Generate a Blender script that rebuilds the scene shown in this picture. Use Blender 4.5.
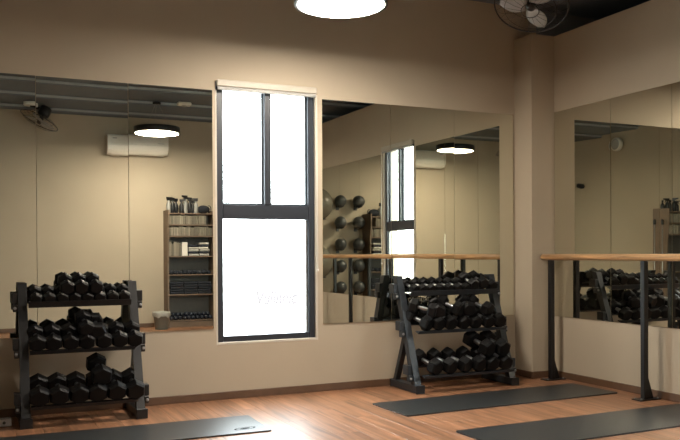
import bpy, bmesh, math, random
from mathutils import Vector, Matrix, Euler
random.seed(7)
for o in list(bpy.data.objects): bpy.data.objects.remove(o)
scene = bpy.context.scene
C = scene.collection
PI = math.pi
def R_(d): return math.radians(d)

# ---------------------------------------------------------------- camera
EYE = 1.1
F_PX, YAW, PITCH, ROLL, CY = 800.0, R_(24.7276), R_(-0.4087), R_(-0.3201), 258.51
def cam_axis(d):
    x, y, z = d
    c, s = math.cos(ROLL), math.sin(ROLL); x, z = c*x - s*z, s*x + c*z
    c, s = math.cos(PITCH), math.sin(PITCH); y, z = c*y - s*z, s*y + c*z
    c, s = math.cos(YAW), math.sin(YAW); return Vector((c*x + s*y, -s*x + c*y, z))
rt, up, fw = cam_axis((1,0,0)), cam_axis((0,0,1)), cam_axis((0,1,0))
cd = bpy.data.cameras.new('camera'); cam = bpy.data.objects.new('camera', cd); C.objects.link(cam)
cd.sensor_width = 36; cd.lens = F_PX*36/680; cd.shift_y = (CY-220)/680; cd.clip_start = 0.02
m = Matrix((rt, up, -fw)).transposed().to_4x4(); m.translation = (0,0,EYE)
cam.matrix_world = m
scene.camera = cam
# ---------------------------------------------------------------- world, exposure
w = bpy.data.worlds.new('overcast_sky'); scene.world = w; w.use_nodes = True
bg = w.node_tree.nodes['Background']; bg.inputs[0].default_value = (0.85,0.93,1.0,1); bg.inputs[1].default_value = 21.0
scene.view_settings.view_transform = 'Standard'; scene.view_settings.look = 'None'
scene.view_settings.gamma = 1; scene.view_settings.use_curve_mapping = False
scene.view_settings.exposure = 0.38
LAMP_POWER = 86.0

# ---------------------------------------------------------------- room numbers (metres)
D, R, XL, YO = 5.846, 4.660, -0.88, -0.39       # back wall, right wall, left wall, wall opposite
COLX, COLY = 4.416, 5.605
ZC = 3.28
ZMT, ZMB = 2.322, 0.5357
PAN = 0.6194
WX0, WX1, WZ0, WZ1 = 1.670, 2.489, 0.416, 2.40  # window opening in the back wall
RY0, RY1 = 2.86, 3.63                           # window opening in the right wall
def ceil_z(y): return 3.10 + (ZC-3.10)*(y-YO)/(D-YO)

def portal(name, loc, rot, sx, sy):
    l = bpy.data.lights.new(name, 'AREA'); l.shape = 'RECTANGLE'; l.size = sx; l.size_y = sy; l.cycles.is_portal = True
    o = bpy.data.objects.new(name, l); C.objects.link(o); o.location = loc; o.rotation_euler = rot
portal('daylight_portal', ((WX0+WX1)/2, D+0.16, 1.4), (R_(-90),0,0), 0.8, 1.96)
portal('daylight_portal', (R+0.16, (RY0+RY1)/2, 1.4), (0,R_(90),0), 1.96, 0.8)

# ---------------------------------------------------------------- materials
def lin(c): return tuple(((v/255)/12.92 if v/255 <= .04045 else ((v/255+.055)/1.055)**2.4) for v in c) + (1,)
MATS = {}
def mat(name, rgb, rough=.5, metal=0.0, noise=0.0, nscale=8, bump=0.0, bscale=200, spec=.5, rand=0.0):
    m = bpy.data.materials.new(name); m.use_nodes = True; nt = m.node_tree; b = nt.nodes['Principled BSDF']
    b.inputs['Base Color'].default_value = lin(rgb); b.inputs['Roughness'].default_value = rough
    b.inputs['Metallic'].default_value = metal; b.inputs['Specular IOR Level'].default_value = spec
    tc = nt.nodes.new('ShaderNodeTexCoord')
    if noise or rand:
        hsv = nt.nodes.new('ShaderNodeHueSaturation'); hsv.inputs['Color'].default_value = lin(rgb)
        src = None
        if noise:
            n = nt.nodes.new('ShaderNodeTexNoise'); n.inputs['Scale'].default_value = nscale; n.inputs['Detail'].default_value = 5
            nt.links.new(tc.outputs['Object'], n.inputs['Vector'])
            mr = nt.nodes.new('ShaderNodeMapRange'); mr.inputs['From Min'].default_value = .25; mr.inputs['From Max'].default_value = .75
            mr.inputs['To Min'].default_value = 1-noise; mr.inputs['To Max'].default_value = 1+noise
            nt.links.new(n.outputs['Fac'], mr.inputs['Value']); src = mr.outputs[0]
        if rand:
            oi = nt.nodes.new('ShaderNodeObjectInfo'); mr2 = nt.nodes.new('ShaderNodeMapRange')
            mr2.inputs['To Min'].default_value = 1-rand; mr2.inputs['To Max'].default_value = 1+rand
            nt.links.new(oi.outputs['Random'], mr2.inputs['Value'])
            if src:
                mu = nt.nodes.new('ShaderNodeMath'); mu.operation = 'MULTIPLY'
                nt.links.new(src, mu.inputs[0]); nt.links.new(mr2.outputs[0], mu.inputs[1]); src = mu.outputs[0]
            else: src = mr2.outputs[0]
        nt.links.new(src, hsv.inputs['Value']); nt.links.new(hsv.outputs[0], b.inputs['Base Color'])
    if bump:
        n = nt.nodes.new('ShaderNodeTexNoise'); n.inputs['Scale'].default_value = bscale; n.inputs['Detail'].default_value = 3
        nt.links.new(tc.outputs['Object'], n.inputs['Vector'])
        bp = nt.nodes.new('ShaderNodeBump'); bp.inputs['Strength'].default_value = bump; bp.inputs['Distance'].default_value = .003
        nt.links.new(n.outputs['Fac'], bp.inputs['Height']); nt.links.new(bp.outputs[0], b.inputs['Normal'])
    MATS[name] = m; return m
mat('plaster', (171,159,140), .85, noise=.03, nscale=2.5, bump=.06, bscale=90)
mat('baseboard', (92,68,50), .5, noise=.12, nscale=14)
mat('dark_ceiling', (108,115,121), .85, noise=.02, nscale=5, spec=.15)
mat('highlight_grey', (158,162,164), .7, noise=.03, spec=.2)  # paler grey standing in for light caught on the ceiling laps
mat('dark_void', (122,123,122), .8, noise=.05)
mat('window_frame', (38,42,50), .38, noise=.03)
mat('white_paint', (190,183,170), .55, noise=.02)
mat('blind', (172,165,152), .5, noise=.03, nscale=30)
mat('steel_black', (15,15,17), .42, noise=.1, nscale=40, spec=.5)
mat('steel_slate', (36,41,46), .40, noise=.1, nscale=40)
mat('rubber', (8,8,9), .5, noise=.15, nscale=60, rand=.25, bump=.1, bscale=400, spec=.25)
mat('chrome', (170,172,175), .28, 1.0, noise=.05)
mat('grey_steel', (150,150,150), .35, .7, noise=.08)
mat('mat_foam', (40,42,43), .38, noise=.12, nscale=9, bump=.12, bscale=500)
mat('mat_print', (12,13,15), .8, noise=.05, spec=.08)
mat('white_plastic', (214,210,200), .4, noise=.02)
mat('grey_plastic', (150,150,146), .5, noise=.04)
mat('fan_blade', (150,150,148), .35, noise=.04)
mat('black_plastic', (20,20,22), .4, noise=.1)
mat('shelf_wood', (104,86,70), .55, noise=.16, nscale=10)
mat('shelf_grey', (84,80,74), .6, noise=.1, nscale=10)
mat('paper', (116,110,97), .8, noise=.1, nscale=30, rand=.35)
mat('cloth_dark', (30,34,42), .9, noise=.2, nscale=30, rand=.2)
mat('cloth_light', (170,168,160), .9, noise=.15, nscale=30, rand=.2)
mat('ball_grey', (66,68,68), .42, noise=.1, nscale=25)
mat('ball_navy', (28,34,46), .4, noise=.1, nscale=25, rand=.3)
mat('ball_silver', (120,116,104), .25, noise=.06, nscale=5)
mat('stucco', (232,226,210), .9, noise=.12, nscale=3, bump=.5, bscale=12)
mat('paving', (200,198,190), .9, noise=.1, nscale=2)
mat('bin_grey', (112,112,104), .5, noise=.04)
mat('bag_film', (150,149,142), .35, noise=.1, nscale=40)
mat('ink_grey', (120,116,100), .6, noise=.05)
mat('ink_faint', (205,190,186), .6, noise=.05)
# mirror: silvered glass, faintly green
mm = mat('mirror', (231,231,220), 0.0, 1.0, noise=.004, nscale=.5)
# wood flooring
def wood(name, rgb, axis, rough, gscale):
    m = bpy.data.materials.new(name); m.use_nodes = True; nt = m.node_tree; b = nt.nodes['Principled BSDF']
    tc = nt.nodes.new('ShaderNodeTexCoord'); mp = nt.nodes.new('ShaderNodeMapping'); oi = nt.nodes.new('ShaderNodeObjectInfo')
    sc = [gscale]*3; sc[axis] = gscale*.06; mp.inputs['Scale'].default_value = sc
    ad = nt.nodes.new('ShaderNodeVectorMath'); ad.operation = 'ADD'
    sv = nt.nodes.new('ShaderNodeVectorMath'); sv.operation = 'SCALE'; sv.inputs['Scale'].default_value = 30
    cx = nt.nodes.new('ShaderNodeCombineXYZ')
    for i in range(3): nt.links.new(oi.outputs['Random'], cx.inputs[i])
    nt.links.new(cx.outputs[0], sv.inputs[0])
    nt.links.new(tc.outputs['Object'], ad.inputs[0]); nt.links.new(sv.outputs[0], ad.inputs[1]); nt.links.new(ad.outputs[0], mp.inputs['Vector'])
    n = nt.nodes.new('ShaderNodeTexNoise'); n.inputs['Scale'].default_value = 1; n.inputs['Detail'].default_value = 8; n.inputs['Distortion'].default_value = .8
    nt.links.new(mp.outputs[0], n.inputs['Vector'])
    cr = nt.nodes.new('ShaderNodeValToRGB'); d = lin(tuple(v*.72 for v in rgb)); l = lin(tuple(min(255,v*1.14) for v in rgb))
    cr.color_ramp.elements[0].color = d; cr.color_ramp.elements[0].position = .3
    cr.color_ramp.elements[1].color = l; cr.color_ramp.elements[1].position = .72
    nt.links.new(n.outputs['Fac'], cr.inputs['Fac'])
    hsv = nt.nodes.new('ShaderNodeHueSaturation'); mr = nt.nodes.new('ShaderNodeMapRange')
    mr.inputs['To Min'].default_value = .86; mr.inputs['To Max'].default_value = 1.14
    nt.links.new(oi.outputs['Random'], mr.inputs['Value']); nt.links.new(mr.outputs[0], hsv.inputs['Value'])
    nt.links.new(cr.outputs[0], hsv.inputs['Color']); nt.links.new(hsv.outputs[0], b.inputs['Base Color'])
    b.inputs['Roughness'].default_value = rough
    bp = nt.nodes.new('ShaderNodeBump'); bp.inputs['Strength'].default_value = .12; bp.inputs['Distance'].default_value = .002
    nt.links.new(n.outputs['Fac'], bp.inputs['Height']); nt.links.new(bp.outputs[0], b.inputs['Normal'])
    MATS[name] = m
wood('floor_wood', (144,102,74), 1, .39, 26)
wood('barre_wood', (202,158,112), 1, .35, 30)
# glass pane
g = bpy.data.materials.new('pane_glass'); g.use_nodes = True; nt = g.node_tree; nt.nodes.remove(nt.nodes['Principled BSDF'])
tr = nt.nodes.new('ShaderNodeBsdfTransparent'); tr.inputs[0].default_value = (.96,.98,.96,1); gl = nt.nodes.new('ShaderNodeBsdfGlossy'); gl.inputs['Roughness'].default_value = .01
fr = nt.nodes.new('ShaderNodeFresnel'); mx = nt.nodes.new('ShaderNodeMixShader')
ge = nt.nodes.new('ShaderNodeNewGeometry'); io = nt.nodes.new('ShaderNodeMapRange'); io.inputs['To Min'].default_value = 1.45; io.inputs['To Max'].default_value = 1/1.45
nt.links.new(ge.outputs['Backfacing'], io.inputs['Value']); nt.links.new(io.outputs[0], fr.inputs['IOR'])     # both faces of the pane reflect alike
nt.links.new(fr.outputs[0], mx.inputs[0]); nt.links.new(tr.outputs[0], mx.inputs[1]); nt.links.new(gl.outputs[0], mx.inputs[2])
nt.links.new(mx.outputs[0], nt.nodes['Material Output'].inputs[0]); MATS['pane_glass'] = g
# lamp diffuser
e = bpy.data.materials.new('lamp_diffuser'); e.use_nodes = True; b = e.node_tree.nodes['Principled BSDF']
b.inputs['Base Color'].default_value = (.9,.88,.84,1); b.inputs['Emission Color'].default_value = (1.0,.89,.76,1); b.inputs['Emission Strength'].default_value = LAMP_POWER
MATS['lamp_diffuser'] = e

# ---------------------------------------------------------------- mesh helpers
class MB:
    def __init__(s): s.v = []; s.f = []; s.sm = []
    def add(s, vs, fs, M=None, smooth=False):
        k = len(s.v)
        s.v += [tuple(M @ Vector(p)) if M else tuple(p) for p in vs]
        s.f += [[i+k for i in f] for f in fs]; s.sm += [smooth]*len(fs); return s
    def box(s, x0, x1, y0, y1, z0, z1, M=None):
        vs = [(x,y,z) for z in (z0,z1) for y in (y0,y1) for x in (x0,x1)]
        return s.add(vs, [(0,2,3,1),(4,5,7,6),(0,1,5,4),(2,6,7,3),(0,4,6,2),(1,3,7,5)], M)
    def bbox(s, x0, x1, y0, y1, z0, z1, r=.004, M=None):          # box with chamfered edges
        bm = bmesh.new(); bmesh.ops.create_cube(bm, size=1)
        for v in bm.verts: v.co = Vector(((x0+x1)/2+v.co.x*(x1-x0), (y0+y1)/2+v.co.y*(y1-y0), (z0+z1)/2+v.co.z*(z1-z0)))
        bmesh.ops.bevel(bm, geom=bm.edges[:], offset=min(r, .45*min(x1-x0,y1-y0,z1-z0)), segments=1, affect='EDGES')
        bm.verts.index_update(); s.add([v.co[:] for v in bm.verts], [[v.index for v in f.verts] for f in bm.faces], M); bm.free(); return s
    def lathe(s, prof, n=24, M=None, smooth=True, a0=0.0):          # prof (r, z)
        vs = []; fs = []
        for r, z in prof:
            for i in range(n): a = a0 + 2*PI*i/n; vs.append((r*math.cos(a), r*math.sin(a), z))
        for j in range(len(prof)-1):
            for i in range(n): k = (i+1) % n; fs.append((j*n+i, j*n+k, (j+1)*n+k, (j+1)*n+i))
        if prof[0][0] > 1e-6: fs.append(tuple(range(n))[::-1])
        if prof[-1][0] > 1e-6: fs.append(tuple((len(prof)-1)*n+i for i in range(n)))
        return s.add(vs, fs, M, smooth)
    def tube(s, pts, r, n=8, closed=False, cap=True):
        pts = [Vector(p) for p in pts]; vs = []; fs = []; N = len(pts)
        for i, p in enumerate(pts):
            a = pts[(i-1) % N] if closed or i > 0 else p; c = pts[(i+1) % N] if closed or i < N-1 else p
            t = (c-a).normalized(); h = Vector((0,0,1)) if abs(t.z) < .9 else Vector((1,0,0))
            u = t.cross(h).normalized(); v = t.cross(u)
            for k in range(n): q = 2*PI*k/n; vs.append(p + u*r*math.cos(q) + v*r*math.sin(q))
        for i in range(N if closed else N-1):
            j = (i+1) % N
            for k in range(n): l = (k+1) % n; fs.append((i*n+k, i*n+l, j*n+l, j*n+k))
        if cap and not closed: fs += [tuple(range(n))[::-1], tuple((N-1)*n+k for k in range(n))]
        return s.add(vs, fs, None, True)
    def prism(s, poly, t0, t1, axis='x', M=None):                   # poly in the two other axes, extruded along axis
        n = len(poly)
        def P(a, b, t): return {'x':(t,a,b), 'y':(a,t,b), 'z':(a,b,t)}[axis]
        vs = [P(a,b,t0) for a,b in poly] + [P(a,b,t1) for a,b in poly]
        fs = [tuple(range(n))[::-1], tuple(range(n,2*n))] + [(i,(i+1)%n,(i+1)%n+n,i+n) for i in range(n)]
        return s.add(vs, fs, M)
    def sphere(s, r, c=(0,0,0), n=20, sz=1):
        prof = [(max(r*math.sin(PI*i/(n//2)),0), -r*sz*math.cos(PI*i/(n//2))) for i in range(n//2+1)]
        prof[0] = (0, -r*sz); prof[-1] = (0, r*sz)
        return s.lathe(prof, n, Matrix.Translation(c))
    def mesh(s, name, material):
        me = bpy.data.meshes.new(name); me.from_pydata(s.v, [], s.f)
        bm = bmesh.new(); bm.from_mesh(me); bmesh.ops.remove_doubles(bm, verts=bm.verts, dist=1e-6); bmesh.ops.recalc_face_normals(bm, faces=bm.faces)
        bm.to_mesh(me); bm.free()
        if len(me.polygons) == len(s.sm):
            me.polygons.foreach_set('use_smooth', s.sm)
        elif any(s.sm): me.polygons.foreach_set('use_smooth', [True]*len(me.polygons))
        me.materials.append(MATS[material]); return me
    def build(s, name, material, parent=None):
        return obj(name, s.mesh(name, material), parent)
def obj(name, me, parent=None, loc=None, M=None):
    o = bpy.data.objects.new(name, me); C.objects.link(o)
    if parent: o.parent = parent
    if loc: o.location = loc
    if M: o.matrix_local = M
    return o
def tag(o, label, cat, group=None):
    o['label'] = label; o['category'] = cat
    if group: o['group'] = group
    return o
def struct(o): o['kind'] = 'structure'; return o
def thing(name, label, cat, loc=(0,0,0), group=None, M=None):
    o = bpy.data.objects.new(name, None); C.objects.link(o); o.empty_display_size = .1
    if M: o.matrix_world = M
    else: o.location = loc
    return tag(o, label, cat, group)
def copy_tree(o, parent=None):
    c = o.copy(); C.objects.link(c); c.parent = parent
    for ch in list(o.children): copy_tree(ch, c)
    return c
def lettering(name, text, size, material, parent, loc, rot, depth=.0006, shear=0.0, sx=1.0, bold=0.0):
    cu = bpy.data.curves.new(name, 'FONT'); cu.body = text; cu.size = size; cu.extrude = depth; cu.align_x = 'CENTER'; cu.align_y = 'CENTER'; cu.shear = shear; cu.offset = bold
    t = bpy.data.objects.new(name+'_curve', cu); C.objects.link(t); bpy.context.view_layer.update()
    me = bpy.data.meshes.new_from_object(t.evaluated_get(bpy.context.evaluated_depsgraph_get())); bpy.data.objects.remove(t)
    me.materials.clear(); me.materials.append(MATS[material]); me.name = name
    o = obj(name, me, parent); o.location = loc; o.rotation_euler = rot; o.scale = (sx,1,1)
    return o

# ================================================================= SETTING
# floor: slab with planks running towards the back wall
floor = struct(MB().box(XL, R, YO, D, -.15, -.011).build('floor', 'floor_wood'))
PW, PL = .16, 1.3
def plank_mesh(wx, ly):
    t, c = .0, .0006
    a, b = wx/2-.0004, ly/2-.0004
    vs = [(-a,-b,-.011),(a,-b,-.011),(a,b,-.011),(-a,b,-.011),(-a,-b,-c),(a,-b,-c),(a,b,-c),(-a,b,-c),(-a+c,-b+c,0),(a-c,-b+c,0),(a-c,b-c,0),(-a+c,b-c,0)]
    fs = [(0,1,5,4),(1,2,6,5),(2,3,7,6),(3,0,4,7),(4,5,9,8),(5,6,10,9),(6,7,11,10),(7,4,8,11),(8,9,10,11)]
    return MB().add(vs, fs).mesh('plank', 'floor_wood')
full = plank_mesh(PW, PL); x = XL; row = 0
while x < R-.01:
    wx = min(PW, R-x); y = YO - [0,.55,.95,.3,.75][row % 5]*PL
    while y < D-.005:
        y0, y1 = max(y, YO), min(y+PL, D)
        if y1-y0 > .01:
            me = full if (abs(wx-PW) < 1e-6 and abs(y1-y0-PL) < 1e-6) else plank_mesh(wx, y1-y0)
            obj('plank', me, floor, (x+wx/2, (y0+y1)/2, 0))
        y += PL
    x += PW; row += 1

# walls
T = .2
def wall_with_hole(h0, h1, z0, z1, a0, a1, zt, axis, c0, c1):
    mb = MB()
    for (p0,p1,q0,q1) in ((a0,h0,0,zt),(h1,a1,0,zt),(h0,h1,0,z0),(h0,h1,z1,zt)):
        if axis == 'y': mb.box(p0,p1,c0,c1,q0,q1)
        else: mb.box(c0,c1,p0,p1,q0,q1)
    return mb
struct(wall_with_hole(WX0, WX1, WZ0, WZ1, XL-T, R, ZC+.1, 'y', D, D+T).build('wall_back', 'plaster'))
ZRT = 2.988
struct(wall_with_hole(RY0, RY1, WZ0, WZ1, YO-T, D+T, ZRT, 'x', R, R+T).build('wall_right', 'plaster'))
struct(MB().box(COLX, R, COLY, D, 0, ZRT).build('wall_column', 'plaster'))
struct(MB().box(XL-T, XL, YO-T, D, 0, ZC+.1).build('wall_left', 'plaster'))
struct(MB().box(XL, R, YO-T, YO, 0, ZC+.1).build('wall_front', 'plaster'))
VX = R+1.1                                                       # dark roof space seen over the right wall
struct(MB().box(R, VX, D, D+T, ZRT, ZC+.1).box(VX, VX+.1, YO-T, D+T, ZRT-.1, ZC+.1).box(R+T, VX, YO-T, D+T, ZRT-.1, ZRT-.02).box(R, VX, YO-T, YO, ZRT, ZC+.1).build('wall_roof_space', 'dark_void'))
# baseboards
bh, bt = .058, .014
struct(MB().bbox(XL, COLX, D-bt, D, 0, bh, .003).build('baseboard_back', 'baseboard'))
struct(MB().bbox(COLX-bt, COLX, COLY-bt, D-bt, 0, bh, .003).bbox(COLX, R-bt, COLY-bt, COLY, 0, bh, .003).build('baseboard_column', 'baseboard'))
struct(MB().bbox(R-bt, R, YO, COLY, 0, bh, .003).build('baseboard_right', 'baseboard'))
struct(MB().bbox(XL, R-bt, YO, YO+bt, 0, bh, .003).build('baseboard_front', 'baseboard'))
struct(MB().bbox(XL, XL+bt, YO+bt, D-bt, 0, bh, .003).build('baseboard_left', 'baseboard'))
# ceiling: lapped dark boards running along the room
ceiling = struct(MB().box(XL-T, VX+.1, YO-T, D+T, ZC+.1, ZC+.2).build('ceiling', 'dark_ceiling'))
yk = -.04-.84
while yk < D:
    y0, y1 = max(yk, YO-T+.01), min(yk+.8, D+T-.01)
    za, zb = ceil_z(y0)+.035, ceil_z(y1)-.012
    if y1 > y0:
        MB().prism([(y0,za),(y1,zb),(y1,zb+.08),(y0,za+.05)], XL-.01, VX, 'x').build('ceiling_board', 'dark_ceiling', ceiling)
        if y0 < D-.1 and y1 < D-.05: MB().box(XL+.005, VX-.005, y1, y1+.02, zb+.012, zb+.04).build('lap_highlight', 'highlight_grey', ceiling)  # added pale strip at each lap paints the light its edge catches
    yk += .8

# mirrors
def mirror_back(label, x0, n):
    t = thing('wall_mirror', label, 'mirror', (x0, D, ZMB))
    for i in range(n):
        o = MB().bbox(.0015, PAN-.0015, -.006, 0, 0, ZMT-ZMB, .0004).build('mirror_panel', 'mirror', t)
        o.location = (i*PAN, -.002, 0); o.rotation_euler = (R_([0,.05,-.04,.03][i%4]), 0, R_([0,.03,-.03,.02][i%4]))
    return t
mA = mirror_back('frameless panelled wall mirror between the side wall and the tall window', .4066-2*PAN, 4)
mB_ = mirror_back('frameless panelled wall mirror between the tall window and the corner column', 2.537, 3)
def mirror_right(label, y1, n, wds):
    t = thing('wall_mirror', label, 'mirror', (R, y1, ZMB)); y = 0
    for i in range(n):
        o = MB().bbox(-.006, 0, -wds[i]+.0015, -.0015, 0, ZMT-ZMB, .0004).build('mirror_panel', 'mirror', t)
        o.location = (-.002, y, 0); o.rotation_euler = (0, 0, R_([.02,-.03,.0,.02][i%4])); y -= wds[i]
    return t
mirror_right('frameless wall mirror behind the wooden barre, next to the corner column', COLY-.01, 3, [.68,PAN,.62])
mirror_right('frameless wall mirror behind the wooden barre, past the second window', RY0-.05, 4, [PAN]*4)
lettering('lettering', 'completed', .075, 'ink_grey', mB_, (3.463-2.537, -.0095, .709-ZMB), (R_(90),0,0), sx=.95)
for wd_, wx_ in (('I',.447),('love',.525),('my',.625),('way,',.725),('you',.825)):
    lettering('lettering', wd_, .075, 'ink_grey', mA, (wx_-(.4066-2*PAN), -.0095, .775-ZMB), (R_(90),0,0), sx=.8)

# windows
def window(name, M, wd, lab=None):
    # local: x across, -y into the room, z up; opening wd wide from WZ0 to WZ1
    t = bpy.data.objects.new(name, None); C.objects.link(t); t.matrix_world = M; struct(t)
    h0, h1 = WZ0+.012, 2.345
    a, b = .010, wd-.010
    y0, y1 = .018, .085
    fm = MB()
    fm.bbox(a, a+.05, y0, y1, h0, WZ1-.002).bbox(b-.052, b, y0, y1, h0, WZ1-.002).bbox(a+.05, b-.052, y0, y1, h0, h0+.045).bbox(a+.05, b-.052, y0, y1, WZ1-.06, WZ1-.002).bbox(a+.05, b-.052, y0, y1, 1.362, 1.472)
    fm.build('frame', 'window_frame', t)
    mx_ = a+.05+ (b-a-.102)*.515
    MB().bbox(mx_-.026, mx_+.026, y0-.006, y1-.02, 1.472, WZ1-.06).build('mullion', 'window_frame', t)
    for (p0, p1) in ((a+.05, mx_-.026), (mx_+.026, b-.052)):
        s = MB()
        s.bbox(p0+.001, p0+.014, y0+.03, y1-.01, 1.473, WZ1-.061, .002).bbox(p1-.014, p1-.001, y0+.03, y1-.01, 1.473, WZ1-.061, .002).bbox(p0+.014, p1-.014, y0+.03, y1-.01, 1.473, 1.486, .002)
        so = s.build('sash', 'window_frame', t)
        MB().box(p0+.014, p1-.014, y0+.05, y0+.054, 1.486, WZ1-.061).build('pane', 'pane_glass', so)
    MB().box(a+.05, b-.052, y0+.05, y0+.054, h0+.045, 1.362).build('pane', 'pane_glass', t)
    MB().bbox(b-.068, b-.053, y0+.022, y0+.046, h0+.046, 1.36, .002).build('pane_strip', 'grey_steel', t)  # narrow grey strip along one side of the lower pane
    # white edging of the opening
    MB().bbox(-.004, .009, -.002, .03, WZ0-.006, 2.33, .002).bbox(wd-.009, wd+.008, -.002, .03, WZ0-.006, 2.33, .002).bbox(.009, wd-.009, -.002, .03, WZ0-.006, WZ0+.011, .002).build('edging', 'white_paint', t)
    return t
Mw1 = Matrix.Translation((WX0, D, 0))
win1 = window('window_1', Mw1, WX1-WX0)
Mw2 = Matrix.Translation((R, RY1, 0)) @ Matrix.Rotation(R_(-90), 4, 'Z')
win2 = window('window_2', Mw2, RY1-RY0)
fm_ = bpy.data.materials.new('letter_film'); fm_.use_nodes = True; nt = fm_.node_tree; nt.nodes.remove(nt.nodes['Principled BSDF'])
tb = nt.nodes.new('ShaderNodeBsdfTransparent'); tb.inputs[0].default_value = (.215,.20,.20,1); nt.links.new(tb.outputs[0], nt.nodes['Material Output'].inputs[0]); MATS['ink_faint'] = fm_
lettering('lettering', "Vulinnic'", .15, 'ink_faint', win1, (.51, .074, .745), (R_(90),0,0), shear=.2, sx=.72, bold=.007)
def blind(M, wd, label):
    t = thing('roller_blind', label, 'blind', M=M)
    MB().bbox(.004, wd-.004, -.035, -.002, 2.352, 2.404, .006).build('cassette', 'blind', t)
    MB().bbox(.01, wd-.010, -.030, -.016, 2.326, 2.351, .004).build('bottom_rail', 'grey_plastic', t)
    MB().tube([(wd-.005,-.03,2.345),(wd-.003,-.03,.97)], .0022, 6).build('cord', 'white_plastic', t)
    MB().sphere(.009, (wd-.003,-.03,.965), 10, 1.3).build('cord_weight', 'white_plastic', t)
blind(Mw1, WX1-WX0, 'rolled-up cream roller blind above the window between the mirrors')
blind(Mw2, RY1-RY0, 'rolled-up cream roller blind above the window behind the barre')

# outside
struct(MB().box(-4, 12, D+T+.01, 16, -.2, -.1).box(R+T+.01, 12, -6, D+T+.01, -.2, -.1).build('ground_outside', 'paving'))
gw = MB().box(R+2.4, R+2.6, -4, 9, -.1, 1.35).bbox(R+2.36, R+2.64, -4, 9, 1.35, 1.42).build('garden_wall', 'stucco')
tag(gw, 'pale stucco garden wall outside the window behind the barre', 'wall')

# ================================================================= LAMPS
def pendant(x, y, label):
    t = thing('pendant_lamp', label, 'lamp', (x, y, 2.71), 'disc pendant lamps')
    r = .305
    MB().lathe([(r-.012,.004),(r,.004),(r,.082),(r-.01,.09),(.02,.09),(.02,.084),(r-.012,.084)], 48).build('housing', 'steel_black', t)
    MB().lathe([(0,0.002),(r-.03,.002),(r-.0125,.006),(r-.0125,.014),(0,.014)], 48).build('diffuser', 'lamp_diffuser', t)
    zc = ceil_z(y)-2.71+.0
    for k in range(3):
        a = 2*PI*k/3+.5
        MB().tube([(r*.6*math.cos(a), r*.6*math.sin(a), .09), (.02*math.cos(a), .02*math.sin(a), zc-.02)], .0012, 5).build('wire', 'grey_steel', t)
    MB().lathe([(.05,zc-.03),(.055,zc-.025),(.055,zc+.0),(0,zc)], 24).build('canopy', 'steel_black', t)
pendant(2.20, 4.74, 'round black disc pendant lamp hanging in front of the tall window')
pendant(2.284, .853, 'round black disc pendant lamp hanging in front of the air conditioner')

# ================================================================= FANS
def fan(x, y, z, nrm, label, px_=0.0):
    t = thing('ceiling_fan', label, 'fan', (x, y, z))
    n = Vector(nrm).normalized()
    q = n.to_track_quat('Z', 'Y').to_matrix().to_4x4()            # local +z is where it blows
    zc = ceil_z(y)-z
    off = -n*.15
    MB().lathe([(.075,zc-.05),(.085,zc-.04),(.085,zc),(0,zc)], 24, Matrix.Translation((off.x+px_,off.y,0))).build('mount_plate', 'white_plastic', t)
    MB().tube([(off.x+px_,off.y,zc-.045),(off.x,off.y,off.z+.03)], .022, 10).build('rod', 'black_plastic', t)
    MB().lathe([(0,-.215),(.06,-.215),(.08,-.195),(.08,-.10),(.06,-.07),(0,-.07)], 20, q).build('motor_housing', 'black_plastic', t)
    c = MB()
    R0 = .25
    def ring(r, zz, th): c.tube([q @ Vector((r*math.cos(2*PI*i/48), r*math.sin(2*PI*i/48), zz)) for i in range(48)], th, 6, True)
    ring(R0, 0, .0052); ring(R0*.7, .045, .002); ring(.06, .058, .003); ring(R0*.7, -.045, .002); ring(.07, -.06, .003)
    for k in range(20):
        a = 2*PI*k/20
        for s in (1, -1):
            c.tube([q @ Vector((rr*math.cos(a), rr*math.sin(a), s*zz)) for rr, zz in ((.06,.058),(R0*.45,.056),(R0*.8,.038),(R0,0))], .0011, 4)
    c.build('cage', 'black_plastic', t)
    MB().lathe([(0,-.07),(.03,-.07),(.035,-.03),(.03,.03),(.015,.04),(0,.04)], 16, q).build('hub', 'black_plastic', t)
    for k in range(3):
        a0 = 2*PI*k/3+.62; vs = []; fs = []
        NU, NV = 7, 5
        for i in range(NU+1):
            u = i/NU; rr = .03+u*.18; wdt = (.2+.95*math.sin(PI*min(1,.12+u*.83))**.8)*.062
            for j in range(NV+1):
                s = (j/NV-.5)*2
                vs.append(q @ Matrix.Rotation(a0,4,'Z') @ Vector((rr, s*wdt, s*.018*(1-.4*u)+.002)))
        for i in range(NU):
            for j in range(NV): fs.append((i*(NV+1)+j, (i+1)*(NV+1)+j, (i+1)*(NV+1)+j+1, i*(NV+1)+j+1))
        bl = MB().add(vs, fs, None, True).build('blade', 'fan_blade', t)
        sd = bl.modifiers.new('thick', 'SOLIDIFY'); sd.thickness = .003
fan(3.49, 4.43, 2.787, (-.42,-.30,-.86), 'black caged ceiling fan with pale blades near the corner column')
fan(.835, .29, 2.89, (-.44,.08,-.89), 'black caged ceiling fan with white mount near the air conditioner', -.17)

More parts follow.
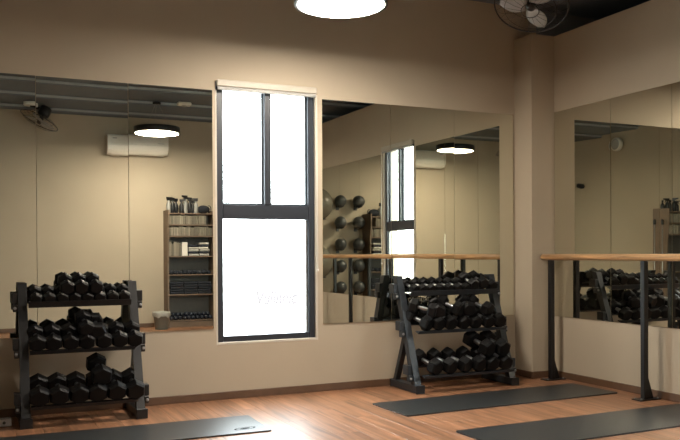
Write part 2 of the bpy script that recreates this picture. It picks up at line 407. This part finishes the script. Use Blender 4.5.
# ================================================================= BARRE
BX = 4.515
t = thing('ballet_barre', 'long wooden ballet barre on black steel posts along the mirrored wall', 'barre', (BX, 3.2, 0))
b0, b1 = .35-3.2, 5.59-3.2
Mr = Matrix.Translation((0,0,1.053)) @ Matrix.Rotation(R_(-90),4,'X')
MB().lathe([(0,b0),(.02,b0),(.026,b0+.006),(.026,b1-.006),(.02,b1),(0,b1)], 20, Mr).build('rail', 'barre_wood', t)
for py in (5.475, 4.43, 3.33, 2.2, 1.1):
    y = py-3.2
    p = MB().bbox(-.021, .021, y-.02, y+.02, .008, 1.028, .003).build('post', 'steel_black', t)
    MB().bbox(-.085, .122, y-.045, y+.045, .0, .008, .002).build('base_plate', 'steel_black', p)
    MB().prism([(.021,.008),(.085,.008),(.021,.2)], y-.004, y+.004, 'y').build('gusset', 'steel_black', p)
    for bx_ in (-.06, .1):
        for by in (-.03, .03): MB().lathe([(.007,.008),(.007,.015),(.003,.018),(0,.018)], 6, Matrix.Translation((bx_, y+by, 0)), False).build('bolt', 'grey_steel', p)

# ================================================================= MATS
def yoga_mat(x0, x1, y0, y1, rz, label, logo=False):
    t = thing('exercise_mat', label, 'mat', ((x0+x1)/2, (y0+y1)/2, 0)); t.rotation_euler.z = R_(rz)
    a, b = (x1-x0)/2, (y1-y0)/2; r = .02
    poly = []
    for cx, cy, s in ((a-r,b-r,0),(-a+r,b-r,90),(-a+r,-b+r,180),(a-r,-b+r,270)):
        for k in range(5): q = R_(s+22.5*k); poly.append((cx+r*math.cos(q), cy+r*math.sin(q)))
    MB().prism(poly, .0005, .0095, 'z').build('foam_sheet', 'mat_foam', t)
    if logo:
        n = 28
        for (ra, rb, r2) in ((.075,.03,.8), (.036,.014,0)):
            vs = []; fs = []
            for k in range(n):
                q = 2*PI*k/n
                vs += [(ra*math.cos(q), rb*math.sin(q), 0), (ra*r2*math.cos(q), rb*r2*math.sin(q), 0)]
            fs = [(2*k, 2*((k+1)%n), 2*((k+1)%n)+1, 2*k+1) for k in range(n)] if r2 else [tuple(2*k for k in range(n))]
            o = MB().add(vs, fs).build('printed_emblem', 'mat_print', t); o.location = (a-.14, -b+.11, .0103); o.rotation_euler.z = R_(12)
yoga_mat(2.63, 4.53, 4.69, 5.19, 1.5, 'black exercise mat lying just in front of the rack beside the corner column')
yoga_mat(2.68, 4.58, 3.64, 4.16, 1.0, 'black exercise mat whose end lies next to a barre post foot')
yoga_mat(-.2, 1.68, 4.67, 5.17, -.8, 'black exercise mat with a printed oval emblem at one end', True)

# ================================================================= DUMBBELLS
DB = {}
def db_meshes(r, grip, hl):
    key = (r, grip, hl)
    if key in DB: return DB[key]
    ax = Matrix.Rotation(R_(90),4,'X')                            # lathe z -> -y
    prof = [(r*.62,-hl/2-.001),(r*.84,-hl/2),(r,-hl*.32),(r,hl*.32),(r*.84,hl/2),(r*.62,hl/2+.001)]
    head = MB().lathe(prof, 6, ax, False).mesh('head', 'rubber')
    hr = max(.012, r*.26); g = grip/2+.004
    handle = MB().lathe([(hr*.9,-g),(hr*.9,-g*.75),(hr*1.12,0),(hr*.9,g*.75),(hr*.9,g)], 12, ax).mesh('handle', 'chrome')
    DB[key] = (head, handle, grip/2+hl/2); return DB[key]
def dumbbell(loc, axis, roll, size, label, group):
    r, grip, hl = size
    head, handle, off = db_meshes(*size)
    a = Vector(axis).normalized(); z = Vector((0,0,1)); xx = (-a).cross(z)
    if xx.length < .1: xx = Vector((1,0,0))
    xx.normalize(); yy = -a; zz = xx.cross(yy)                     # local -y is the axis
    M = Matrix((xx, yy, zz)).transposed().to_4x4() @ Matrix.Rotation(R_(roll),4,'Y'); M.translation = loc
    t = thing('dumbbell', label, 'dumbbell', group=group, M=M)
    for s in (-1, 1): obj('head', head, t, (0, s*off, 0))
    obj('handle', handle, t)
    return t

# ================================================================= RACKS
def rack(x0, x1, label, steel, dy=0.0):
    t = thing('dumbbell_rack', label, 'rack', ((x0+x1)/2, 5.56+dy, 0)); hw = (x1-x0)/2
    Y = lambda y: y-5.56
    for s in (-1, 1):
        xc = s*hw
        ft = MB().bbox(xc-.036, xc+.036, Y(5.375), Y(5.79), .004, .062, .004).build('foot', steel, t)
        for ya, yb in ((5.365,5.376),(5.789,5.80)): MB().bbox(xc-.038, xc+.038, Y(ya), Y(yb), .0, .066, .003).build('end_cap', 'black_plastic', ft)
        # slanted upright (flat tube) leaning back to the wall
        MB().prism([(Y(5.405),.062),(Y(5.465),.062),(Y(5.765),.91),(Y(5.700),.91)], xc-.028, xc+.028, 'x').build('upright', steel, t)
        MB().prism([(Y(5.735),.062),(Y(5.772),.062),(Y(5.622),.42),(Y(5.575),.42)], xc-.022, xc+.022, 'x').build('strut', steel, t)
    for k, (zf, yf, tl, dp) in enumerate(((.750,5.575,20,.18),(.456,5.45,21,.21),(.118,5.355,20,.23))):
        tr_ = R_(tl)
        M = Matrix.Translation((0, Y(yf), zf)) @ Matrix.Rotation(tr_, 4, 'X')   # local +y goes back and up
        ex = hw-.030; lip = (.042,.022,.022)[k]
        MB().prism([(0,0),(.05,0),(.05,.006),(.006,.006),(.006,lip),(0,lip)], -ex, ex, 'x', M).build('front_rail', steel, t)
        MB().prism([(dp-.05,0),(dp,0),(dp,.05),(dp-.006,.05),(dp-.006,.006),(dp-.05,.006)], -ex, ex, 'x', M).build('rear_rail', steel, t)
        ym = 5.435+(zf+.03-.062)*.348                                # where the upright stands at this height
        for s in (-1, 1):
            x0_, x1_ = s*(hw+.029), s*(hw+.066)
            bo = MB().bbox(min(x0_,x1_), max(x0_,x1_), Y(ym)-.01, Y(ym)+.07, zf+.02, zf+.095, .003).build('bracket', steel, t)
            MB().bbox(min(x0_,x1_-s*.006), max(x0_,x1_-s*.006), Y(ym)-.03, Y(ym)+.02, zf-.03, zf+.019, .003).build('clamp', steel, bo)
            MB().lathe([(.011,0),(.011,.006),(.005,.009),(0,.009)], 6, Matrix.Translation((x1_-s*.018, Y(ym)-.030, zf-.005)) @ Matrix.Rotation(R_(90),4,'X'), False).build('bolt', 'grey_steel', bo)
    return t
TIER = ((.750,5.575,20), (.456,5.45,21), (.118,5.355,20))
def on_tier(k, x, size, lift=0.0, yaw=0, roll=0, label='', group='', slide=0.0):
    zf, yf, tl = TIER[k]; tr_ = R_(tl); r, grip, hl = size
    s = Vector((0, math.cos(tr_), math.sin(tr_))); n = Vector((0, -math.sin(tr_), math.cos(tr_)))
    L = grip+2*hl
    p = Vector((x, yf+(.026 if x < 2 else 0), zf)) + s*(L/2+.008+slide) + n*(.007+r*(.93 if roll > 15 else .87)+lift)
    ax = -s; ax = Matrix.Rotation(R_(yaw), 3, n) @ ax
    return dumbbell(p, ax, roll, size, label, group)
S1 = (.037, .085, .05); S2 = (.051, .10, .062); S3 = (.063, .105, .075); S4 = (.070, .11, .082); S2b = (.056,.10,.066)
def rnd(a): return random.uniform(-a, a)

ORD = ('first','second','third','fourth','fifth','sixth','seventh','eighth')
g1 = 'dumbbells on the rack behind the emblem mat'
EA = ' from window end, rack behind emblem mat'
rack(.305, 1.025, 'black three-tier dumbbell rack behind the mat with the printed oval emblem', 'steel_black', .026)
for i in range(8): on_tier(0, .385+.0815*i, (.044,.072,.055), yaw=rnd(3), roll=30+rnd(4), label='small hex dumbbell, top tier row, '+ORD[7-i]+EA, group=g1)
for i in range(3): on_tier(0, .575+.092*i, (.050,.072,.06), lift=.068, yaw=rnd(4), roll=30+rnd(3), label='small hex dumbbell upon the top tier row, '+ORD[2-i]+EA, group=g1, slide=.01)
for i in range(7): on_tier(1, .378+.104*i, (.058,.085,.068), yaw=rnd(3), roll=30+rnd(4), label='medium hex dumbbell, middle tier row, '+ORD[6-i]+EA, group=g1)
for i, xx in enumerate((.680, .755)): on_tier(1, xx, (.056,.085,.068), lift=.088-.016*i, yaw=rnd(6), roll=30*(1-i), label='medium hex dumbbell upon the middle tier row, '+ORD[1-i]+EA, group=g1, slide=.015)
for i in range(6): on_tier(2, .385+.119*i, (.067,.09,.078), yaw=rnd(3), roll=30+rnd(4), label='large hex dumbbell, bottom tier row, '+ORD[5-i]+EA, group=g1)
on_tier(2, .760, (.070,.09,.08), lift=.100, yaw=4, roll=30, label='single large hex dumbbell upon the bottom tier row, rack behind the emblem mat', group=g1, slide=.04)

g2 = 'dumbbells on the rack beside the column'
EB = ' from column, rack beside corner column'
rack(3.155, 4.055, 'slate-black three-tier dumbbell rack standing beside the corner column', 'steel_slate')
for i in range(7): on_tier(0, 3.220+.082*i, (.042,.072,.052), yaw=6+rnd(4), roll=30+rnd(4), label='small hex dumbbell, top tier row, '+ORD[6-i]+EB, group=g2)
for i, xx in enumerate((3.79, 3.885, 3.975)): on_tier(0, xx, (.053,.08,.062), lift=[.016,.028,.0][i], yaw=rnd(6), roll=[20,30,25][i], label='bulkier hex dumbbell, top tier, '+ORD[2-i]+EB, group=g2)
for i in range(7): on_tier(1, 3.240+.120*i, (.063,.085,.072), yaw=[26,14,6,10,4,8,2][i], roll=30+rnd(10), label='medium hex dumbbell, middle tier lower layer, '+ORD[6-i]+EB, group=g2)
for i, (xx, yw, lf, rl) in enumerate(((3.28,48,.088,20),(3.405,-20,.094,30),(3.53,28,.102,30),(3.68,-14,.108,10),(3.82,22,.094,25))):
    on_tier(1, xx, (.062,.085,.07), lift=lf, yaw=yw, roll=rl, label='medium hex dumbbell piled upon the middle tier, '+ORD[4-i]+EB, group=g2, slide=.03)
for i in range(6): on_tier(2, 3.265+.137*i, (.069,.10,.078), yaw=[18,16,20,14,6,2][i], roll=30+rnd(6), label='large hex dumbbell, bottom tier lower layer, '+ORD[5-i]+EB, group=g2)
for i, (xx, yw, lf, rl) in enumerate(((3.76,12,.112,28),(3.91,6,.108,30))):
    on_tier(2, xx, (.075,.10,.084), lift=lf, yaw=yw, roll=rl, label='large hex dumbbell piled upon the bottom tier, '+ORD[1-i]+EB, group=g2, slide=.035)

# steel bench whose grey foot bar reaches in beside the rack
t = thing('weight_bench', 'black weight bench with a grey steel foot bar beside the dumbbell rack', 'bench', (-.25, 5.55, 0))
MB().bbox(-.10, .475, -.03, .03, .002, .052, .005).build('foot_bar', 'grey_steel', t)
for xx in (.43,): MB().lathe([(.010,0),(.010,.003),(0,.003)], 12, Matrix.Translation((xx,-.030,.028)) @ Matrix.Rotation(R_(90),4,'X')).build('bolt_hole', 'black_plastic', t)
MB().bbox(.335, .395, -.028, .028, .052, .40, .005).build('post', 'steel_black', t)
MB().bbox(-.10, -.04, -.028, .028, .052, .40, .005).build('post', 'steel_black', t)
MB().bbox(-.14, .405, -.045, .045, .40, .43, .01).build('crossbar', 'steel_black', t)
MB().bbox(-.16, .40, -.13, .13, .43, .50, .02).build('seat_pad', 'black_plastic', t)

# ================================================================= AIR CONDITIONER
ax0, ax1, az0, az1 = 1.787, 2.675, 2.555, 2.84
t = thing('air_conditioner', 'white split air conditioner unit mounted high beside the storage shelf', 'air conditioner', (ax0, YO, az0))
L, H = ax1-ax0, az1-az0
prof = [(0,.02),(.10,0),(.15,.02),(.19,.07),(.20,.12),(.20,H-.03),(.185,H),(0,H)]
MB().prism(prof, 0, L, 'x').build('body', 'white_plastic', t)
MB().prism([(.104,-.006),(.152,.012),(.192,.064),(.194,.060),(.156,.008),(.106,-.010)], .05, L-.05, 'x').build('louvre', 'white_plastic', t)
MB().bbox(.0, L, .2, .203, .135, .137, .0005).build('panel_seam', 'grey_plastic', t)
MB().bbox(.07, .13, .2, .2025, .225, .24, .0005).build('badge', 'grey_plastic', t)
MB().bbox(L-.16, L-.06, .2, .2025, .16, .168, .0005).build('badge', 'grey_plastic', t)
for k in range(9): MB().bbox(.04, L-.04, .02+.018*k, .03+.018*k, H, H+.003, .001).build('grille_bar', 'grey_plastic', t)

# ================================================================= STORAGE SHELVES
LEV = (1.70, 1.53, 1.36, 1.06, .786, .49, .107)
def storage_shelf(x0, y0, label):
    t = thing('storage_shelf', label, 'shelf', (x0, y0, 0)); wd = .71
    pf = [(1.74,.32),(1.6,.315),(1.3,.29),(.9,.27),(.5,.275),(.2,.29),(0,.30)]
    for xx in (0, wd-.022):
        MB().prism([(0,0)] + [(dpt,z) for z,dpt in reversed(pf)] + [(0,1.74)], xx, xx+.022, 'x').build('side_panel', 'shelf_wood', t)
    for z in LEV: MB().bbox(.022, wd-.022, .006, .268, z-.02, z, .003).build('shelf_board', 'shelf_wood', t)
    MB().bbox(.022, wd-.022, .25, .266, .0, .08, .002).build('plinth', 'shelf_wood', t)
    MB().box(.022, wd-.022, .0, .006, 0, 1.70).build('back_panel', 'shelf_grey', t)
    return t
SX, SY = 2.63, YO+.015
storage_shelf(SX, SY, 'wooden storage shelf with spray bottles on top, beside the wastebasket')
S2X, S2Y = -.87, 2.55
storage_shelf(S2X, S2Y, 'wooden storage shelf with spray bottles on top, beside two exercise poles')
def spray_bottle(x, y, z, h, rz, lab, grp, m='black_plastic'):
    t = thing('spray_bottle', lab, 'bottle', (x,y,z), grp); t.rotation_euler.z = rz
    MB().lathe([(0,0),(.03,0),(.033,.006),(.033,h*.5),(.026,h*.62),(.013,h*.72),(.013,h*.78),(0,h*.78)], 14).build('body', m, t)
    hd = MB().prism([(-.022,h*.78),(.018,h*.78),(.02,h*.86),(.06,h*.9),(.062,h*.99),(-.03,h*.99),(-.03,h*.88)], -.011, .011, 'y').build('trigger_head', 'black_plastic', t)
    MB().prism([(.022,h*.86),(.03,h*.86),(.042,h*.66),(.036,h*.66)], -.005, .005, 'y').build('trigger', 'black_plastic', hd)
def bag(x, y, z, lab):
    t = thing('pouch_bag', lab, 'bag', (x,y,z))
    MB().sphere(1, (0,0,0), 20).build('body', 'cloth_dark', t).matrix_local = Matrix.Translation((0,0,.062)) @ Matrix.Diagonal((.10,.055,.062,1))
    MB().tube([(.085+.03*math.sin(q), 0, .07+.05*math.cos(q)) for q in [i*PI/8-.4 for i in range(10)]], .007, 6).build('handle_loop', 'cloth_dark', t)
gb = 'spray bottles on the shelf by the wastebasket'
for i, (dx, h, m_) in enumerate(((.045,.24,'grey_plastic'),(.10,.23,'black_plastic'),(.155,.22,'black_plastic'),(.235,.21,'black_plastic'),(.30,.27,'grey_plastic'),(.36,.24,'black_plastic'),(.41,.20,'black_plastic'),(.455,.23,'grey_plastic'))):
    spray_bottle(SX+dx, SY+.16+.02*(i%2), LEV[0], h, PI*(i%3 != 0)+rnd(.5), ('pale grey' if m_ == 'grey_plastic' else 'black')+' trigger spray bottle on the shelf beside the wastebasket', gb+(', pale' if m_ == 'grey_plastic' else ', black'), m_)
bag(SX+.575, SY+.16, LEV[0], 'dark pouch bag with a handle loop on the shelf beside the wastebasket')
for i in range(5):
    spray_bottle(S2X+.66-.075*i, S2Y+.15+.02*(i%2), LEV[0], (.17,.2,.18,.21,.17)[i], rnd(3), 'black trigger spray bottle on the shelf beside the exercise poles', 'spray bottles on the shelf by the poles')
# card boxes / magazines in two rows
def books(x0, x1, y1, z, hmin, hmax, tmin, tmax, lab, grp, dep=.16):
    x = x0
    while x < x1-.01:
        t_ = min(random.uniform(tmin, tmax), x1-x); h = random.uniform(hmin, hmax)
        o = MB().bbox(0, t_-.002, 0, dep, 0, h, .002).build('book', 'paper'); o.location = (x, y1-dep-random.uniform(0,.02), z)
        tag(o, lab, 'book', grp); x += t_

WB = 'shelf beside the wastebasket'
books(SX+.03, SX+.60, SY+.265, LEV[1], .125, .142, .02, .035, 'pale booklet, upper row under the spray bottles, '+WB, 'booklets, upper row')
books(SX+.03, SX+.68, SY+.265, LEV[2], .120, .145, .02, .035, 'pale booklet, lower row under the spray bottles, '+WB, 'booklets, lower row')
books(SX+.03, SX+.21, SY+.25, LEV[3], .17, .23, .022, .04, 'worn book standing beside the white carton, '+WB, 'books beside the carton')
P2 = 'shelf beside the exercise poles'
books(S2X+.30, S2X+.68, S2Y+.265, LEV[1], .125, .142, .02, .035, 'thin pale booklet in the upper row, '+P2, 'booklets by the poles, upper row')
books(S2X+.30, S2X+.68, S2Y+.265, LEV[2], .120, .145, .02, .035, 'thin pale booklet in the lower row, '+P2, 'booklets by the poles, lower row')
t = thing('carton', 'slim white carton standing upright between books and folded towels', 'box', (SX+.225, SY+.10, LEV[3]))
MB().bbox(0, .085, 0, .13, 0, .2, .003).build('body', 'white_plastic', t); MB().bbox(.004, .081, .004, .126, .2, .206, .002).build('lid', 'white_plastic', t)
def folded(x, y, z, wx, dy, h, m, rz, lab, grp):
    mb = MB(); n = 12; pr = []
    for k in range(n+1): a = -PI/2+PI*k/n; pr.append((dy/2-h/2+h/2*math.cos(a), h/2+h/2*math.sin(a)))
    pr += [(-dy/2,h),(-dy/2,h*.55),(dy/2-h,h*.52),(-dy/2,h*.48),(-dy/2,0)]
    mb.prism(pr, -wx/2, wx/2, 'x'); o = mb.build('folded_towel', m); o.location = (x,y,z); o.rotation_euler.z = rz
    return tag(o, lab, 'towel', grp)
for c_, (cx, n) in enumerate(((.40,5),(.56,6))):
    z = LEV[3]
    for k in range(n): folded(SX+cx+rnd(.01), SY+.15, z, .145, .2, .033, 'cloth_light' if k % 3 != 1 else 'cloth_dark', rnd(.08), ('light' if k % 3 != 1 else 'dark')+' folded towel in the stacks beside the white carton', 'towels beside the carton, '+('light' if k % 3 != 1 else 'dark')); z += .0335
def roll(x, y, z, r, l, m, lab, grp):
    t = thing('rolled_band', lab, 'band', (x,y,z), grp)
    MB().lathe([(0,-l/2),(r*.35,-l/2),(r*.4,-l/2+.004),(r,-l/2),(r,l/2),(r*.4,l/2-.004),(r*.35,l/2),(0,l/2)], 16, Matrix.Translation((0,0,r)) @ Matrix.Rotation(R_(90),4,'X')).build('band', m, t)
    MB().lathe([(r+.001,-.012),(r+.003,-.012),(r+.003,.012),(r+.001,.012)], 16, Matrix.Translation((0,0,r)) @ Matrix.Rotation(R_(90),4,'X')).build('strap', 'black_plastic', t)
for k in range(9): roll(SX+.065+.0715*k, SY+.17, LEV[4], .030+rnd(.004), .15, 'cloth_dark', 'dark rolled exercise band lying in a row, '+WB, 'rolled exercise bands')
for k in range(3):
    z = LEV[5]
    for j in range(5): folded(SX+.14+.215*k+rnd(.008), SY+.15, z, .2, .21, .036, 'cloth_dark', rnd(.06), 'dark blue folded blanket in the stacks above the heap of balls', 'dark folded blankets'); z += .0365
for j, (n, zz, x0) in enumerate(((10,0,.058),(9,.052,.09),(10,0,.058),(9,.05,.09))):
    for k in range(n):
        r = .030
        o = MB().sphere(r, (0,0,r), 14).build('massage_ball', 'ball_navy'); o.location = (SX+x0+.066*k, SY+(.235 if j < 2 else .165)-(.02 if j%2 else 0), LEV[6]+zz)
        tag(o, 'small dark massage ball in the heap on the lowest shelf beside the wastebasket', 'ball', 'massage balls on the lowest shelf')
# wastebasket
t = thing('wastebasket', 'grey round wastebasket with a bag folded over its rim', 'wastebasket', (2.50, .06, 0))
MB().lathe([(0,.0),(.088,.0),(.092,.006),(.118,.235),(.122,.235),(.122,.242),(.112,.242),(.086,.012),(0,.012)], 28).build('bin', 'bin_grey', t)
bgm = MB(); vs = []; fs = []; n = 40
rngs = ((.108,.15),(.110,.2),(.113,.248),(.122,.256),(.129,.244),(.131,.215),(.128,.185))
for j, (r, z) in enumerate(rngs):
    for k in range(n):
        a = 2*PI*k/n; q = .003*math.sin(7*a+j)*(j > 2); vs.append(((r+q)*math.cos(a), (r+q)*math.sin(a), z + (.012*math.sin(5*a)+.008*math.sin(11*a))*(j == len(rngs)-1)))
for j in range(len(rngs)-1):
    for k in range(n): fs.append((j*n+k, j*n+(k+1)%n, (j+1)*n+(k+1)%n, (j+1)*n+k))
bgm.add(vs, fs, None, True).build('bin_bag', 'bag_film', t)

# ================================================================= BALLS ON THE WALL OPPOSITE
RN = ('top','second','third','fourth','bottom'); CN = ('next to the exercise balls','next to the storage shelf')
for r_, z in enumerate((1.955, 1.605, 1.245, .89, .535)):
    for c_, x in enumerate((3.79, 3.46)):
        t = thing('wall_bracket', 'black wall bracket, '+RN[r_]+' one of the column '+CN[c_], 'bracket', (x, YO, z), 'medicine ball brackets')
        MB().bbox(-.03, .03, 0, .006, -.15, -.05, .002).build('plate', 'steel_black', t)
        MB().tube([(0,.004,-.10),(0,.10,-.115),(0,.2,-.105),(0,.25,-.085)], .006, 8).build('arm', 'steel_black', t)
        MB().tube([(.055*math.cos(2*PI*k/20), .13+.055*math.sin(2*PI*k/20), -.093) for k in range(20)], .006, 6, True).build('ring', 'steel_black', t)
        b_ = thing('medicine_ball', 'dark grey medicine ball, '+RN[r_]+' one of the column '+CN[c_], 'ball', (x, YO+.13, z-.005), 'medicine balls on the wall')
        MB().sphere(.100, (0,0,0), 24).build('body', 'ball_grey', b_)
        MB().tube([(.0995*math.cos(2*PI*k/32), .0995*math.sin(2*PI*k/32), 0) for k in range(32)], .0022, 5, True).build('seam', 'black_plastic', b_)
for z, lb in ((1.88,'silver exercise ball on the upper wall hoop beside the medicine balls'), (.95,'silver exercise ball on the lower wall hoop beside the medicine balls')):
    t = thing('ball_hoop', ('upper' if z > 1.5 else 'lower')+' black wall hoop carrying a silver exercise ball', 'hoop', (4.29, YO, z))
    MB().tube([(.15*math.cos(2*PI*k/32), .285+.15*math.sin(2*PI*k/32), -.238) for k in range(32)], .008, 8, True).build('ring', 'steel_black', t)
    MB().tube([(0,.004,-.238),(0,.137,-.238)], .008, 8).build('arm', 'steel_black', t)
    MB().bbox(-.04, .04, 0, .006, -.29, -.19, .002).build('plate', 'steel_black', t)
    b_ = thing('exercise_ball', lb, 'ball', (4.29, YO+.285, z), 'exercise balls on the wall')
    MB().sphere(.265, (0,0,0), 36).build('body', 'ball_silver', b_)
    MB().lathe([(.012,.262),(.012,.268),(.006,.27),(0,.27)], 12, Matrix.Rotation(R_(-60),4,'X')).build('valve_plug', 'white_plastic', b_)

# ================================================================= SMALL WALL AND CEILING FITTINGS
for k, dx in enumerate((0, .16)):
    t = thing('exercise_pole', ['slim grey exercise pole standing at the front edge of the storage shelf','slim grey exercise pole standing towards the back of the storage shelf'][k], 'pole', (-.12, 2.78-dx, 0))
    MB().lathe([(0,.02),(.008,.02),(.008,1.52),(0,1.52)], 12).build('shaft', 'grey_steel', t)
    MB().lathe([(0,1.5),(.02,1.5),(.022,1.51),(.022,1.56),(.012,1.575),(0,1.575)], 12).build('cap', 'black_plastic', t)
    MB().lathe([(0,0),(.06,0),(.06,.012),(.02,.03),(.016,.05),(0,.05)], 16).build('base', 'black_plastic', t)
t = thing('wall_speaker', 'white round wall speaker high up under the dark ceiling', 'speaker', (XL, 1.15, 2.93))
Ms = Matrix.Rotation(R_(90),4,'Y')
MB().lathe([(0,0),(.03,0),(.03,.05),(.10,.06),(.115,.08),(.115,.13),(.10,.14),(0,.14)], 28, Ms).build('body', 'white_plastic', t)
MB().lathe([(0,.14),(.09,.1401),(.092,.143),(.07,.148),(0,.15)], 28, Ms).build('grille', 'grey_plastic', t)
t = thing('wall_fitting', 'small black swivel spotlight fixed on the bare side wall', 'fitting', (XL, .22, 2.30))  # unidentified dark fitting, its swivel shape is made up; gives no light
MB().bbox(0, .02, -.05, .05, -.04, .04, .005).build('plate', 'black_plastic', t)
MB().tube([(.02,0,0),(.07,.03,0)], .012, 8).build('arm', 'black_plastic', t)
MB().lathe([(0,-.07),(.035,-.07),(.042,-.05),(.042,.06),(.036,.07),(0,.07)], 18, Matrix.Translation((.09,.06,.0)) @ Matrix.Rotation(R_(80),4,'X')).build('head', 'black_plastic', t)
yd = 2*D-10.75
t = thing('smoke_detector', 'small white box fixed to the dark ceiling boards', 'detector', (.2451*10.75, yd, ceil_z(yd)-.04))
MB().bbox(-.09, .09, -.05, .05, 0, .045, .008).build('body', 'white_plastic', t)
MB().lathe([(0,-.012),(.03,-.012),(.035,0),(0,0)], 18).build('sensor', 'grey_plastic', t)
